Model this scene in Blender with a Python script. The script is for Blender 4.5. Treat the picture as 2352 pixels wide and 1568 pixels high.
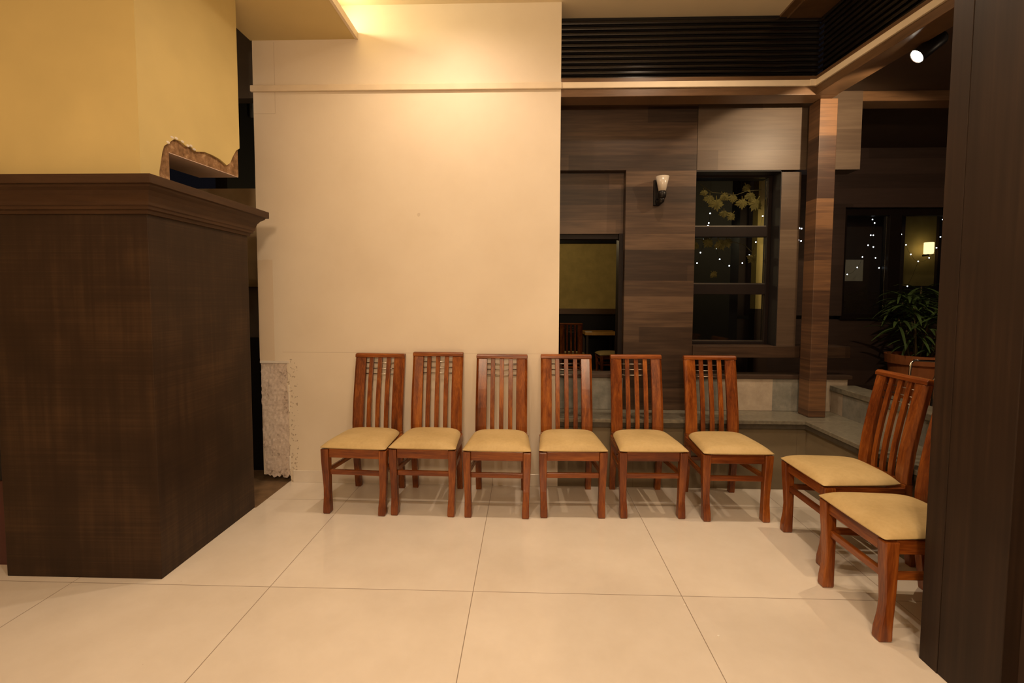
import bpy, bmesh, math, random
from mathutils import Vector, Matrix

# ------------------------------------------------------------------ clear, camera, world, light, exposure
for o in list(bpy.data.objects):
    bpy.data.objects.remove(o, do_unlink=True)
S = bpy.context.scene
C = S.collection
R = math.radians
random.seed(7)

CAM_H = 1.4218
cam_d = bpy.data.cameras.new('camera')
cam = bpy.data.objects.new('camera', cam_d)
C.objects.link(cam)
S.camera = cam
cam_d.sensor_width = 36.0
cam_d.lens = 1092.97 / 2352 * 36
cam_d.shift_y = -39.28 / 2352
cam_d.clip_start = 0.02
cam_d.clip_end = 100
pitch, roll, yaw = -0.0566, 0.0034, 0.0309
fw = Vector((-math.sin(yaw) * math.cos(pitch), math.cos(yaw) * math.cos(pitch), math.sin(pitch)))
rt = Vector((math.cos(yaw), math.sin(yaw), 0))
up = rt.cross(fw)
r2 = math.cos(roll) * rt + math.sin(roll) * up
u2 = -math.sin(roll) * rt + math.cos(roll) * up
cam.matrix_world = Matrix(((r2.x, u2.x, -fw.x, 0), (r2.y, u2.y, -fw.y, 0), (r2.z, u2.z, -fw.z, CAM_H), (0, 0, 0, 1)))

W = bpy.data.worlds.new('world')
S.world = W
W.use_nodes = True
W.node_tree.nodes['Background'].inputs[0].default_value = (0.010, 0.009, 0.012, 1)
W.node_tree.nodes['Background'].inputs[1].default_value = 0.5

S.view_settings.view_transform = 'Standard'
S.view_settings.look = 'None'
S.view_settings.exposure = -0.50
S.view_settings.gamma = 1.0
S.view_settings.use_curve_mapping = False

WARM = (1.0, 0.765, 0.545)


def spot(name, loc, power, aim=(0, 0, -1), angle=150, blend=0.6, radius=0.035, color=WARM):
    d = bpy.data.lights.new(name, 'SPOT')
    d.energy = power
    d.color = color
    d.spot_size = R(angle)
    d.spot_blend = blend
    d.shadow_soft_size = radius
    o = bpy.data.objects.new(name, d)
    C.objects.link(o)
    o.location = loc
    o.rotation_euler = Vector(aim).to_track_quat('-Z', 'Y').to_euler()
    return o


def point(name, loc, power, radius=0.05, color=WARM):
    d = bpy.data.lights.new(name, 'POINT')
    d.energy = power
    d.color = color
    d.shadow_soft_size = radius
    o = bpy.data.objects.new(name, d)
    C.objects.link(o)
    o.location = loc
    return o


def area(name, loc, aim, sx, sy, power, color=WARM, spread=180):
    d = bpy.data.lights.new(name, 'AREA')
    d.shape = 'RECTANGLE'
    d.size = sx
    d.size_y = sy
    d.energy = power
    d.color = color
    d.spread = R(spread)
    o = bpy.data.objects.new(name, d)
    C.objects.link(o)
    o.location = loc
    o.rotation_euler = Vector(aim).to_track_quat('-Z', 'Y').to_euler()
    return o


# ceiling downlights of the room (the first two stand just over the chairs, by the wall)
spot('downlight_lamp', (-0.54, 2.80, 3.50), 102, angle=166, blend=1.0, radius=0.03)
spot('downlight_lamp', (1.00, 2.80, 3.50), 88, angle=146, blend=1.0, radius=0.03)
for lx, ly, lp in ((-0.48, 0.95, 138), (1.00, 0.95, 92), (-2.25, 0.9, 22)):
    spot('downlight_lamp', (lx, ly, 3.50), lp, angle=140, blend=1.0, radius=0.04)
for lx, ly, lz, lp in ((0.1, -1.3, 2.5, 275), (-3.2, -0.4, 2.6, 18)):
    point('room_fill', (lx, ly, lz), lp, radius=0.22, color=(1.0, 0.72, 0.46))  # unseen soft fill added behind the camera to brighten front-facing surfaces
# cove light above the soffit lip
area('cove_lamp', (-1.36, 2.70, 3.362), (1.0, 0, 0.35), 1.5, 0.04, 15, color=(1.0, 0.82, 0.46))
# spotlight of the veranda beyond the beam, thrown on the plank wall
spot('veranda_lamp', (2.19, 2.885, 2.79), 82, aim=(0.084, 0.673, -0.735), angle=128, blend=0.12, radius=0.015,
     color=(1.0, 0.73, 0.45))
# weak lamps of the far rooms, plus fill lights for pier and garden
point('far_room_lamp', (0.1, 7.4, 2.5), 40, color=(1.0, 0.74, 0.38))
spot('pier_fill', (2.20, 4.30, 2.10), 8.0, aim=(0.17, 0.60, -0.22), angle=100, blend=0.8, color=(1.0, 0.80, 0.42))  # hidden light added only to brighten the yellow pier
point('garden_fill', (3.9, 5.85, 1.75), 5.0, color=(1.0, 0.80, 0.42))  # unseen fill added to lift the dark garden side
point('side_room_lamp', (3.4, 2.4, 2.6), 9, color=(1.0, 0.74, 0.50))
point('passage_lamp', (-2.2, 3.45, 2.9), 0.5)


# ------------------------------------------------------------------ node helper
class NT:
    def __init__(s, name, rough=0.5, spec=0.5):
        s.m = bpy.data.materials.new(name)
        s.m.use_nodes = True
        s.t = s.m.node_tree
        s.b = s.t.nodes['Principled BSDF']
        s.b.inputs['Roughness'].default_value = rough
        s.b.inputs['Specular IOR Level'].default_value = spec

    def put(s, sock, v):
        if isinstance(v, bpy.types.NodeSocket):
            s.t.links.new(v, sock)
        elif isinstance(v, (tuple, list)) and len(v) == 3 and sock.type == 'RGBA':
            sock.default_value = (*v, 1)
        else:
            sock.default_value = v

    def n(s, typ, **k):
        nd = s.t.nodes.new(typ)
        for a, b in k.items():
            setattr(nd, a, b)
        return nd

    def math(s, op, a, b=0.0, c=None):
        nd = s.n('ShaderNodeMath', operation=op)
        s.put(nd.inputs[0], a)
        s.put(nd.inputs[1], b)
        if c is not None:
            s.put(nd.inputs[2], c)
        return nd.outputs[0]

    def coords(s, rnd=False):
        v = s.n('ShaderNodeTexCoord').outputs['Object']
        if rnd:
            oi = s.n('ShaderNodeObjectInfo').outputs['Random']
            off = s.n('ShaderNodeCombineXYZ')
            s.put(off.inputs[0], s.math('MULTIPLY', oi, 13.0))
            s.put(off.inputs[1], s.math('MULTIPLY', oi, 29.0))
            s.put(off.inputs[2], s.math('MULTIPLY', oi, 7.0))
            a = s.n('ShaderNodeVectorMath', operation='ADD')
            s.put(a.inputs[0], v)
            s.put(a.inputs[1], off.outputs[0])
            v = a.outputs[0]
        return v

    def sep(s, v):
        nd = s.n('ShaderNodeSeparateXYZ')
        s.put(nd.inputs[0], v)
        return nd.outputs

    def comb(s, x, y, z=0.0):
        nd = s.n('ShaderNodeCombineXYZ')
        for i, q in enumerate((x, y, z)):
            s.put(nd.inputs[i], q)
        return nd.outputs[0]

    def scale(s, v, sc):
        nd = s.n('ShaderNodeVectorMath', operation='MULTIPLY')
        s.put(nd.inputs[0], v)
        nd.inputs[1].default_value = sc
        return nd.outputs[0]

    def noise(s, v, scale=1.0, detail=3.0, rough=0.55, dist=0.0):
        nd = s.n('ShaderNodeTexNoise')
        s.put(nd.inputs['Vector'], v)
        nd.inputs['Scale'].default_value = scale
        nd.inputs['Detail'].default_value = detail
        nd.inputs['Roughness'].default_value = rough
        nd.inputs['Distortion'].default_value = dist
        return nd.outputs[0]

    def white(s, v):
        nd = s.n('ShaderNodeTexWhiteNoise', noise_dimensions='3D')
        s.put(nd.inputs['Vector'], v)
        return nd.outputs['Value']

    def ramp(s, f, stops):
        nd = s.n('ShaderNodeValToRGB')
        s.put(nd.inputs[0], f)
        e = nd.color_ramp.elements
        while len(e) < len(stops):
            e.new(0.5)
        for i, (p, c) in enumerate(stops):
            e[i].position = p
            e[i].color = (*c, 1)
        return nd.outputs[0]

    def mix(s, f, a, b, mode='MIX'):
        nd = s.n('ShaderNodeMix', data_type='RGBA', blend_type=mode)
        s.put(nd.inputs[0], f)
        s.put(nd.inputs[6], a)
        s.put(nd.inputs[7], b)
        return nd.outputs[2]

    def band(s, v, lo, hi):
        return s.math('MULTIPLY', s.math('GREATER_THAN', v, lo), s.math('LESS_THAN', v, hi))

    def col(s, c):
        s.put(s.b.inputs['Base Color'], c)

    def rough(s, v):
        s.put(s.b.inputs['Roughness'], v)

    def bump(s, h, strength=0.2, dist=0.01):
        nd = s.n('ShaderNodeBump')
        nd.inputs['Strength'].default_value = strength
        nd.inputs['Distance'].default_value = dist
        s.put(nd.inputs['Height'], h)
        s.put(s.b.inputs['Normal'], nd.outputs[0])


def plain(name, c, rough=0.5, spec=0.5, metal=0.0, var=0.12, sc=6.0):
    t = NT(name, rough, spec)
    t.b.inputs['Metallic'].default_value = metal
    n = t.noise(t.coords(), sc, 3)
    d = tuple(max(0, q * (1 - var)) for q in c)
    e = tuple(min(1, q * (1 + var)) for q in c)
    t.col(t.ramp(n, [(0.3, d), (0.7, e)]))
    return t.m


def emit(name, c, st):
    t = NT(name, 0.4)
    t.put(t.b.inputs['Base Color'], (0.8, 0.8, 0.8))
    t.put(t.b.inputs['Emission Color'], c)
    t.b.inputs['Emission Strength'].default_value = st
    return t.m


def streak_wood(name, stops, sc, rough=0.3, spec=0.5, fine=0.25, rnd=True):
    t = NT(name, rough, spec)
    v = t.coords(rnd)
    a = t.noise(t.scale(v, sc), 1.0, 4, 0.6, 0.6)
    f = t.noise(t.scale(v, tuple(q * 6 for q in sc)), 1.0, 2)
    big = t.noise(t.scale(v, tuple(q * 0.25 for q in sc)), 1.0, 2)
    k = t.math('ADD', t.math('MULTIPLY', a, 0.6), t.math('MULTIPLY', big, 0.4))
    k = t.math('ADD', k, t.math('MULTIPLY', t.math('SUBTRACT', f, 0.5), fine))
    t.col(t.ramp(k, stops))
    return t.m


M = {}
chair_stops = [(0.30, (0.070, 0.015, 0.004)), (0.46, (0.160, 0.039, 0.0075)), (0.58, (0.26, 0.073, 0.012)), (0.74, (0.40, 0.135, 0.021))]
M['chair_v'] = streak_wood('chair_wood_upright', chair_stops, (26, 26, 2.2), rough=0.27)
M['chair_h'] = streak_wood('chair_wood_level', chair_stops, (2.2, 26, 26), rough=0.27)
M['chair_d'] = streak_wood('chair_wood_deep', chair_stops, (26, 2.2, 26), rough=0.27)
M['steel'] = plain('brushed_rod_steel', (0.42, 0.38, 0.33), 0.3, 0.5, 1.0)
M['chrome'] = plain('chrome_tube', (0.7, 0.68, 0.65), 0.12, 0.5, 1.0, 0.03)

# seat fabric: suede-like beige with soft wear
t = NT('seat_suede', 0.62, 0.35)
v = t.coords(True)
k = t.math('ADD', t.math('MULTIPLY', t.noise(v, 5, 3), 0.7), t.math('MULTIPLY', t.noise(v, 60, 2), 0.3))
t.col(t.ramp(k, [(0.3, (0.46, 0.33, 0.145)), (0.55, (0.55, 0.405, 0.19)), (0.75, (0.60, 0.455, 0.23))]))
t.bump(t.noise(v, 14, 3), 0.22, 0.006)
M['seat'] = t.m

# polished floor tiles, one metre square with fine dark joints
t = NT('floor_tiles', 0.14, 0.5)
v = t.coords()
x, y, z = t.sep(v)
fx = t.math('FRACT', t.math('ADD', x, 2.253 + 20))
fy = t.math('FRACT', t.math('ADD', y, -2.2215 + 20))
g = t.math('MAXIMUM', t.math('ADD', t.math('LESS_THAN', fx, 0.0019), t.math('GREATER_THAN', fx, 0.9981)),
           t.math('ADD', t.math('LESS_THAN', fy, 0.0019), t.math('GREATER_THAN', fy, 0.9981)))
cell = t.white(t.comb(t.math('FLOOR', t.math('ADD', x, 2.253)), t.math('FLOOR', t.math('ADD', y, -2.2215))))
k = t.math('ADD', t.math('MULTIPLY', t.noise(v, 3.5, 4, 0.65), 0.8), t.math('MULTIPLY', cell, 0.2))
base = t.ramp(k, [(0.3, (0.69, 0.62, 0.53)), (0.7, (0.765, 0.70, 0.615))])
speck = t.math('GREATER_THAN', t.noise(v, 26, 1), 0.83)
base = t.mix(t.math('MULTIPLY', speck, 0.35), base, (0.42, 0.34, 0.26))
t.col(t.mix(t.math('MULTIPLY', g, 0.72), base, (0.16, 0.10, 0.06)))
t.rough(t.math('ADD', 0.11, t.math('MULTIPLY', g, 0.4)))
M['floor'] = t.m

# cream paint with scuffs, an older patch and faint board joints near the left edge
t = NT('cream_paint', 0.55, 0.35)
v = t.coords()
x, y, z = t.sep(v)
k = t.noise(v, 1.6, 5, 0.6)
base = t.ramp(k, [(0.3, (0.72, 0.625, 0.495)), (0.7, (0.78, 0.69, 0.56))])
pm = t.math('MULTIPLY', t.band(x, -2.1, -1.91), t.band(t.math('ADD', z, t.math('MULTIPLY', t.noise(v, 9, 2), 0.10)), 0.95, 1.74))
base = t.mix(t.math('MULTIPLY', pm, 0.5), base, (0.66, 0.50, 0.33))
line = t.math('MULTIPLY', t.band(x, -2.1, -1.86), t.band(z, 2.766, 2.771))
line = t.math('MAXIMUM', line, t.math('MULTIPLY', t.band(x, -1.863, -1.858), t.band(z, 2.77, 3.28)))
line = t.math('MAXIMUM', line, t.math('MULTIPLY', t.band(z, 1.000, 1.004), t.band(x, -1.85, 0.24)))
base = t.mix(t.math('MULTIPLY', line, 0.28), base, (0.30, 0.20, 0.11))
dots = t.math('GREATER_THAN', t.noise(v, 17, 1), 0.82)
base = t.mix(t.math('MULTIPLY', dots, 0.25), base, (0.33, 0.23, 0.14))
near = t.math('MULTIPLY', t.band(x, -1.84, -1.74), t.band(z, 0.0, 0.95))
sp = t.math('GREATER_THAN', t.noise(v, 45, 3), 0.60)
base = t.mix(t.math('MULTIPLY', t.math('MULTIPLY', near, sp), 0.6), base, (0.25, 0.17, 0.10))
t.col(base)
M['cream'] = t.m
M['cream_trim'] = plain('cream_moulding_paint', (0.74, 0.62, 0.46), 0.5, 0.35, var=0.05)
M['ceiling'] = plain('ceiling_paint', (0.78, 0.66, 0.46), 0.6, 0.3, var=0.05, sc=2)
M['soffit'] = plain('soffit_paint', (0.60, 0.47, 0.22), 0.6, 0.3, var=0.05, sc=2)
M['yellow'] = plain('yellow_ochre_paint', (0.625, 0.50, 0.215), 0.6, 0.3, var=0.06, sc=2.2)
M['brown_plaster'] = NT('torn_brown_plaster', 0.85, 0.2).m
t = NT('torn_brown_plaster', 0.85, 0.2)
v = t.coords()
t.col(t.ramp(t.noise(v, 22, 5, 0.7), [(0.3, (0.13, 0.07, 0.03)), (0.55, (0.30, 0.17, 0.085)), (0.72, (0.55, 0.38, 0.22))]))
t.bump(t.noise(v, 40, 4), 0.5, 0.01)
M['brown_plaster'] = t.m
t = NT('pink_plaster', 0.8, 0.2)
v = t.coords()
t.col(t.ramp(t.noise(v, 7, 4), [(0.3, (0.74, 0.54, 0.43)), (0.7, (0.84, 0.66, 0.55))]))
M['pink_plaster'] = t.m
t = NT('rough_white_plaster', 0.9, 0.2)
v = t.coords()
k = t.math('ADD', t.math('MULTIPLY', t.noise(v, 55, 4, 0.7), 0.55), t.math('MULTIPLY', t.noise(v, 9, 3), 0.45))
t.col(t.ramp(k, [(0.33, (0.22, 0.16, 0.12)), (0.43, (0.58, 0.48, 0.41)), (0.66, (0.74, 0.64, 0.56))]))
t.bump(t.noise(v, 60, 4), 0.3, 0.006)
M['rough_plaster'] = t.m

# dark veneer: tall streaks, fine cross lines, cloudy blotches
t = NT('dark_veneer', 0.5, 0.22)
v = t.coords()
a = t.noise(t.scale(v, (38, 38, 1.3)), 1, 4)
b = t.noise(t.scale(v, (1.2, 1.2, 150)), 1, 2)
c = t.noise(v, 2.6, 3)
k = t.math('ADD', t.math('ADD', t.math('MULTIPLY', a, 0.28), t.math('MULTIPLY', b, 0.24)), t.math('MULTIPLY', c, 0.48))
t.col(t.ramp(k, [(0.34, (0.018, 0.009, 0.0048)), (0.50, (0.030, 0.0156, 0.008)), (0.66, (0.060, 0.032, 0.0145))]))
M['veneer'] = t.m
t = NT('dark_pillar_veneer', 0.5, 0.25)
v = t.coords()
a = t.noise(t.scale(v, (45, 45, 0.9)), 1, 4)
c = t.noise(v, 1.8, 3)
k = t.math('ADD', t.math('MULTIPLY', a, 0.6), t.math('MULTIPLY', c, 0.4))
t.col(t.ramp(k, [(0.34, (0.014, 0.0075, 0.0045)), (0.52, (0.022, 0.0118, 0.007)), (0.68, (0.034, 0.018, 0.0098))]))
M['pillar'] = t.m
M['cornice'] = streak_wood('cornice_wood', [(0.3, (0.040, 0.019, 0.009)), (0.7, (0.068, 0.034, 0.0155))], (3, 3, 30), 0.5, 0.22, rnd=False)
M['beam'] = streak_wood('beam_wood', [(0.3, (0.085, 0.045, 0.020)), (0.7, (0.165, 0.088, 0.042))], (3, 3, 40), 0.38, rnd=False)
M['louver'] = plain('black_gloss_slat', (0.010, 0.007, 0.006), 0.27, 0.6)
M['frame'] = plain('dark_window_wood', (0.011, 0.007, 0.006), 0.5, 0.16)
M['dark_wall'] = None


def planks(name, stops, h, L, z0, ax='x', rough=0.45, seam=0.012):
    t = NT(name, rough, 0.4)
    v = t.coords()
    x, y, z = t.sep(v)
    u = {'x': x, 'y': y}[ax]
    row = t.math('FLOOR', t.math('DIVIDE', t.math('ADD', z, -z0 + 20 * h), h))
    fz = t.math('FRACT', t.math('DIVIDE', t.math('ADD', z, -z0 + 20 * h), h))
    off = t.math('MULTIPLY', t.white(t.comb(row, 3.3)), L)
    cell = t.math('FLOOR', t.math('DIVIDE', t.math('ADD', u, off), L))
    r = t.white(t.comb(row, cell, 1.7))
    gr = t.noise(t.comb(t.math('MULTIPLY', u, 3.0), t.math('MULTIPLY', row, 5.1), t.math('MULTIPLY', z, 45)), 1, 4)
    k = t.math('ADD', t.math('MULTIPLY', r, 0.42), t.math('MULTIPLY', gr, 0.58))
    c = t.ramp(k, stops)
    s = t.math('LESS_THAN', fz, seam)
    t.col(t.mix(t.math('MULTIPLY', s, 0.4), c, (0.03, 0.018, 0.01)))
    return t.m


M['plank_light'] = planks('pale_plank_cladding', [(0.2, (0.060, 0.038, 0.025)), (0.45, (0.080, 0.053, 0.035)), (0.62, (0.100, 0.068, 0.045)), (0.8, (0.125, 0.088, 0.058))], 0.152, 1.3, 2.41)
M['plank'] = planks('plank_cladding', [(0.27, (0.021, 0.0108, 0.0062)), (0.44, (0.041, 0.0225, 0.0130)), (0.58, (0.063, 0.0360, 0.0210)), (0.74, (0.105, 0.0630, 0.0370))], 0.122, 2.4, 2.41)
M['plank_dark'] = planks('dark_plank_cladding', [(0.2, (0.040, 0.026, 0.022)), (0.8, (0.075, 0.048, 0.040))], 0.16, 1.5, 2.41)
M['post'] = planks('block_veneer_post', [(0.30, (0.040, 0.0195, 0.012)), (0.5, (0.076, 0.039, 0.022)), (0.70, (0.165, 0.084, 0.039))], 0.225, 9.0, 0.5, seam=0.012)

t = NT('stone_blocks', 0.7, 0.3)
v = t.coords()
x, y, z = t.sep(v)
cx_ = t.math('FLOOR', t.math('DIVIDE', t.math('ADD', x, 20 * 0.42 - 1.95 + 0.84), 0.42))
cell = t.math('MODULO', t.math('ADD', cx_, t.math('FLOOR', t.math('DIVIDE', t.math('ADD', y, 3.0), 0.35))), 2.0)
n1 = t.noise(v, 10, 5, 0.65)
tan = t.ramp(n1, [(0.3, (0.34, 0.28, 0.215)), (0.7, (0.46, 0.39, 0.31))])
grey = t.ramp(n1, [(0.3, (0.15, 0.15, 0.13)), (0.7, (0.27, 0.26, 0.225))])
t.col(t.mix(t.math('GREATER_THAN', cell, 0.5), tan, grey))
t.bump(t.noise(v, 24, 4), 0.3, 0.008)
M['stone'] = t.m
t = NT('parapet_face_tile', 0.5, 0.35)
v = t.coords()
x, y, z = t.sep(v)
s = t.math('LESS_THAN', t.math('FRACT', t.math('DIVIDE', t.math('ADD', x, 10.0), 0.6)), 0.006)
t.col(t.mix(t.math('MULTIPLY', s, 0.5), t.ramp(t.noise(v, 3, 4), [(0.3, (0.15, 0.12, 0.074)), (0.7, (0.215, 0.17, 0.108))]), (0.08, 0.06, 0.04)))
M['parapet'] = t.m
M['granite'] = plain('grey_green_granite', (0.165, 0.15, 0.115), 0.28, 0.5, var=0.25, sc=40)
M['granite_edge'] = plain('dark_granite_edge', (0.060, 0.050, 0.036), 0.3, 0.5, var=0.2, sc=30)
M['dark'] = plain('near_black_surface', (0.010, 0.008, 0.008), 0.6, 0.3)
M['dark_brown'] = plain('dark_brown_board', (0.050, 0.030, 0.020), 0.5, 0.4)
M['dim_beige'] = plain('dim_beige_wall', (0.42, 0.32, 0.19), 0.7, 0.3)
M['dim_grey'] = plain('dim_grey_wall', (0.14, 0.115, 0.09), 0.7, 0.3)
M['red'] = plain('dark_red_lacquer', (0.055, 0.009, 0.006), 0.35, 0.5)
M['far_yellow'] = plain('far_room_yellow_paint', (0.62, 0.47, 0.17), 0.7, 0.3)
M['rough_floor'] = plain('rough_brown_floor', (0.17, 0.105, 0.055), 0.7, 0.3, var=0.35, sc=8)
M['terracotta'] = plain('terracotta', (0.36, 0.125, 0.045), 0.6, 0.3, var=0.15)
M['leaf'] = plain('palm_leaf_green', (0.085, 0.14, 0.045), 0.33, 0.5, var=0.4, sc=9)
M['stem'] = plain('palm_stem', (0.10, 0.08, 0.04), 0.7, 0.3)
M['maple'] = plain('faded_maple_leaf', (0.17, 0.135, 0.045), 0.7, 0.2, var=0.3, sc=20)
M['opal'] = plain('opal_glass_shade', (0.46, 0.40, 0.33), 0.25, 0.5, var=0.03)
M['bronze'] = plain('black_bronze', (0.007, 0.005, 0.0045), 0.4, 0.25)
M['arm_wood'] = plain('honey_armrest_wood', (0.62, 0.33, 0.085), 0.4, 0.4)
M['white_mark'] = plain('chipped_white_lime', (0.72, 0.66, 0.58), 0.8, 0.2)
M['crumb'] = plain('white_paper_scrap', (0.85, 0.82, 0.75), 0.7, 0.2, var=0.03)
M['bulb'] = emit('white_fairy_bulb', (0.80, 0.86, 1.0), 9.0)
M['wire'] = plain('dark_green_wire', (0.012, 0.016, 0.012), 0.5, 0.3)
M['shade_lit'] = emit('lit_parchment_shade', (1.0, 0.74, 0.36), 3.4)
M['spot_lit'] = emit('lit_spot_lens', (1.0, 0.90, 0.70), 40.0)
M['paper'] = plain('grey_notice_paper', (0.45, 0.42, 0.36), 0.7, 0.2)
M['pale_panel'] = plain('pale_blue_grey_panel', (0.62, 0.64, 0.66), 0.6, 0.3)

# window glass: a thin pane, mostly clear with mirror-like fresnel reflections
gm = bpy.data.materials.new('window_glass')
gm.use_nodes = True
nt = gm.node_tree
nt.nodes.clear()
out = nt.nodes.new('ShaderNodeOutputMaterial')
mx = nt.nodes.new('ShaderNodeMixShader')
fr = nt.nodes.new('ShaderNodeFresnel')
fr.inputs[0].default_value = 1.45
tr = nt.nodes.new('ShaderNodeBsdfTransparent')
tr.inputs[0].default_value = (0.86, 0.88, 0.86, 1)
gl = nt.nodes.new('ShaderNodeBsdfGlossy')
gl.inputs['Roughness'].default_value = 0.02
nt.links.new(fr.outputs[0], mx.inputs[0])
nt.links.new(tr.outputs[0], mx.inputs[1])
nt.links.new(gl.outputs[0], mx.inputs[2])
nt.links.new(mx.outputs[0], out.inputs[0])
M['glass'] = gm


# ------------------------------------------------------------------ mesh helpers
def add_box(bm, x0, x1, y0, y1, z0, z1):
    vs = [bm.verts.new(p) for p in ((x0, y0, z0), (x1, y0, z0), (x1, y1, z0), (x0, y1, z0), (x0, y0, z1), (x1, y0, z1), (x1, y1, z1), (x0, y1, z1))]
    for f in ((3, 2, 1, 0), (4, 5, 6, 7), (0, 1, 5, 4), (1, 2, 6, 5), (2, 3, 7, 6), (3, 0, 4, 7)):
        bm.faces.new([vs[i] for i in f])
    return bm


def bx(*a):
    bm = bmesh.new()
    if isinstance(a[0], (tuple, list)):
        for q in a:
            add_box(bm, *q)
    else:
        add_box(bm, *a)
    return bm


def add_loft(bm, rings, cap=True, closed=True):
    rs = [[bm.verts.new(p) for p in r] for r in rings]
    n = len(rs[0])
    for a, b in zip(rs, rs[1:]):
        for i in range(n if closed else n - 1):
            j = (i + 1) % n
            bm.faces.new((a[i], a[j], b[j], b[i]))
    if cap:
        bm.faces.new(rs[0][::-1])
        bm.faces.new(rs[-1])
    return bm


def loft(rings, **k):
    return add_loft(bmesh.new(), rings, **k)


def rect_ring(cx, cy, z, wx, wy):
    return [(cx - wx / 2, cy - wy / 2, z), (cx + wx / 2, cy - wy / 2, z), (cx + wx / 2, cy + wy / 2, z), (cx - wx / 2, cy + wy / 2, z)]


def add_tube(bm, pts, r, seg=8, cap=True):
    pts = [Vector(p) for p in pts]
    rings = []
    prev = None
    for i, p in enumerate(pts):
        d = (pts[min(i + 1, len(pts) - 1)] - pts[max(i - 1, 0)]).normalized()
        a = Vector((0, 0, 1)) if abs(d.z) < 0.9 else Vector((1, 0, 0))
        if prev is not None:
            a = prev
        u = d.cross(a).normalized()
        w = u.cross(d).normalized()
        prev = w
        rr = r[i] if isinstance(r, (list, tuple)) else r
        rings.append([p + rr * (math.cos(2 * math.pi * k / seg) * u + math.sin(2 * math.pi * k / seg) * w) for k in range(seg)])
    return add_loft(bm, rings, cap)


def tube(pts, r, seg=8):
    return add_tube(bmesh.new(), pts, r, seg)


def lathe(prof, seg=24, cap=False):
    return loft([[(r * math.cos(2 * math.pi * k / seg), r * math.sin(2 * math.pi * k / seg), z) for k in range(seg)] for r, z in prof], cap=cap)


def extrude_poly(pts, off):
    # flat polygon given in 3-D, pushed by the vector off into a solid
    off = Vector(off)
    a = [Vector(p) for p in pts]
    return loft([a, [p + off for p in a]])


def move(bm, d):
    bmesh.ops.translate(bm, verts=bm.verts, vec=d)
    return bm


def obj(name, bm, m, parent=None, bevel=0.0, smooth=False, subsurf=0):
    bmesh.ops.recalc_face_normals(bm, faces=bm.faces)
    me = bpy.data.meshes.new(name)
    bm.to_mesh(me)
    bm.free()
    me.materials.append(M[m] if isinstance(m, str) else m)
    if smooth:
        for p in me.polygons:
            p.use_smooth = True
    o = bpy.data.objects.new(name, me)
    C.objects.link(o)
    if parent:
        o.parent = parent
    if bevel:
        b = o.modifiers.new('bevel', 'BEVEL')
        b.width = bevel
        b.segments = 2
        b.limit_method = 'ANGLE'
        b.angle_limit = R(40)
        b.harden_normals = False
    if subsurf:
        s = o.modifiers.new('subsurf', 'SUBSURF')
        s.levels = subsurf
        s.render_levels = subsurf
    return o


def tag(o, label, cat, group=None, kind=None):
    o['label'] = label
    o['category'] = cat
    if group:
        o['group'] = group
    if kind:
        o['kind'] = kind
    return o


def thing(name, label, cat, loc=(0, 0, 0), rz=0.0, group=None):
    o = bpy.data.objects.new(name, None)
    C.objects.link(o)
    o.location = loc
    o.rotation_euler = (0, 0, rz)
    o.empty_display_size = 0.1
    return tag(o, label, cat, group)


def struct(name, bm, m, label=None, cat=None, parent=None, **k):
    o = obj(name, bm, m, parent, **k)
    if not parent:
        o['kind'] = 'structure'
        if label:
            o['label'] = label
            o['category'] = cat or name.split('_')[0]
    return o


def dup(root, loc, rz, label, group=None, scale=None):
    r = root.copy()
    C.objects.link(r)
    r.location = loc
    r.rotation_euler = (0, 0, rz)
    r['label'] = label
    if group:
        r['group'] = group
    if scale:
        r.scale = scale
    for ch in list(root.children):
        c = ch.copy()
        C.objects.link(c)
        c.parent = r
        for g in ch.children:
            d = g.copy()
            C.objects.link(d)
            d.parent = c
    return r


# ------------------------------------------------------------------ the shell of the room
YW = 3.535          # front face of the cream wall
YF = 3.80           # front face of the plank screen wall beyond
struct('floor', bx((-1.82, 3.2, -4.0, 3.56, -0.06, 0.0), (-6.0, -1.82, -4.0, 3.082, -0.06, 0.0)), 'floor',
       'polished beige floor of large square tiles with thin dark joints', 'floor')
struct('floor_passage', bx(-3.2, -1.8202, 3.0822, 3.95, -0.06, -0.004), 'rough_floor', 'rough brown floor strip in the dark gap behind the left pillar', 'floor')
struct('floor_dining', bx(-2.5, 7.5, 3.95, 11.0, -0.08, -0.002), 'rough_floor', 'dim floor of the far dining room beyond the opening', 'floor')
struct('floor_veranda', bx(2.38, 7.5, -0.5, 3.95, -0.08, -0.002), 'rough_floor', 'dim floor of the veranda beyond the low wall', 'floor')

# ceiling: cream field, raised over the soffit cove
struct('ceiling', bx(-6.0, 1.88, -4.0, 3.78, 3.53, 3.60), 'ceiling', 'cream painted ceiling at the top edge of the photo', 'ceiling')
ct = struct('ceiling_border', bx(1.93, 3.2, -4.0, 3.78, 3.50, 3.60), 'beam', 'dark brown wooden border of the ceiling at upper right', 'ceiling')
obj('edge_strip', bx(1.875, 1.93, -4.0, 3.78, 3.515, 3.56), 'beam', ct)
sf = struct('soffit', bx(-2.035, -1.244, 0.2, YW, 3.292, 3.312), 'soffit', 'dropped ochre soffit panel hanging below the ceiling at upper left', 'soffit')
obj('lip', bx(-1.256, -1.236, 0.2, YW, 3.288, 3.338), 'cream_trim', sf)
obj('soffit_side', bx(-2.035, -2.02, 0.2, 3.40, 3.312, 3.53), 'soffit', sf)

struct('wall_front', bx(-6.0, 3.2, -4.1, -4.0, 0, 3.53), 'cream_trim', 'cream wall of the room behind the camera', 'wall')
struct('wall_side_left', bx(-6.1, -6.0, -4.0, 3.0, 0, 3.53), 'cream_trim', 'cream side wall far to the left, outside the photo', 'wall')
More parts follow.
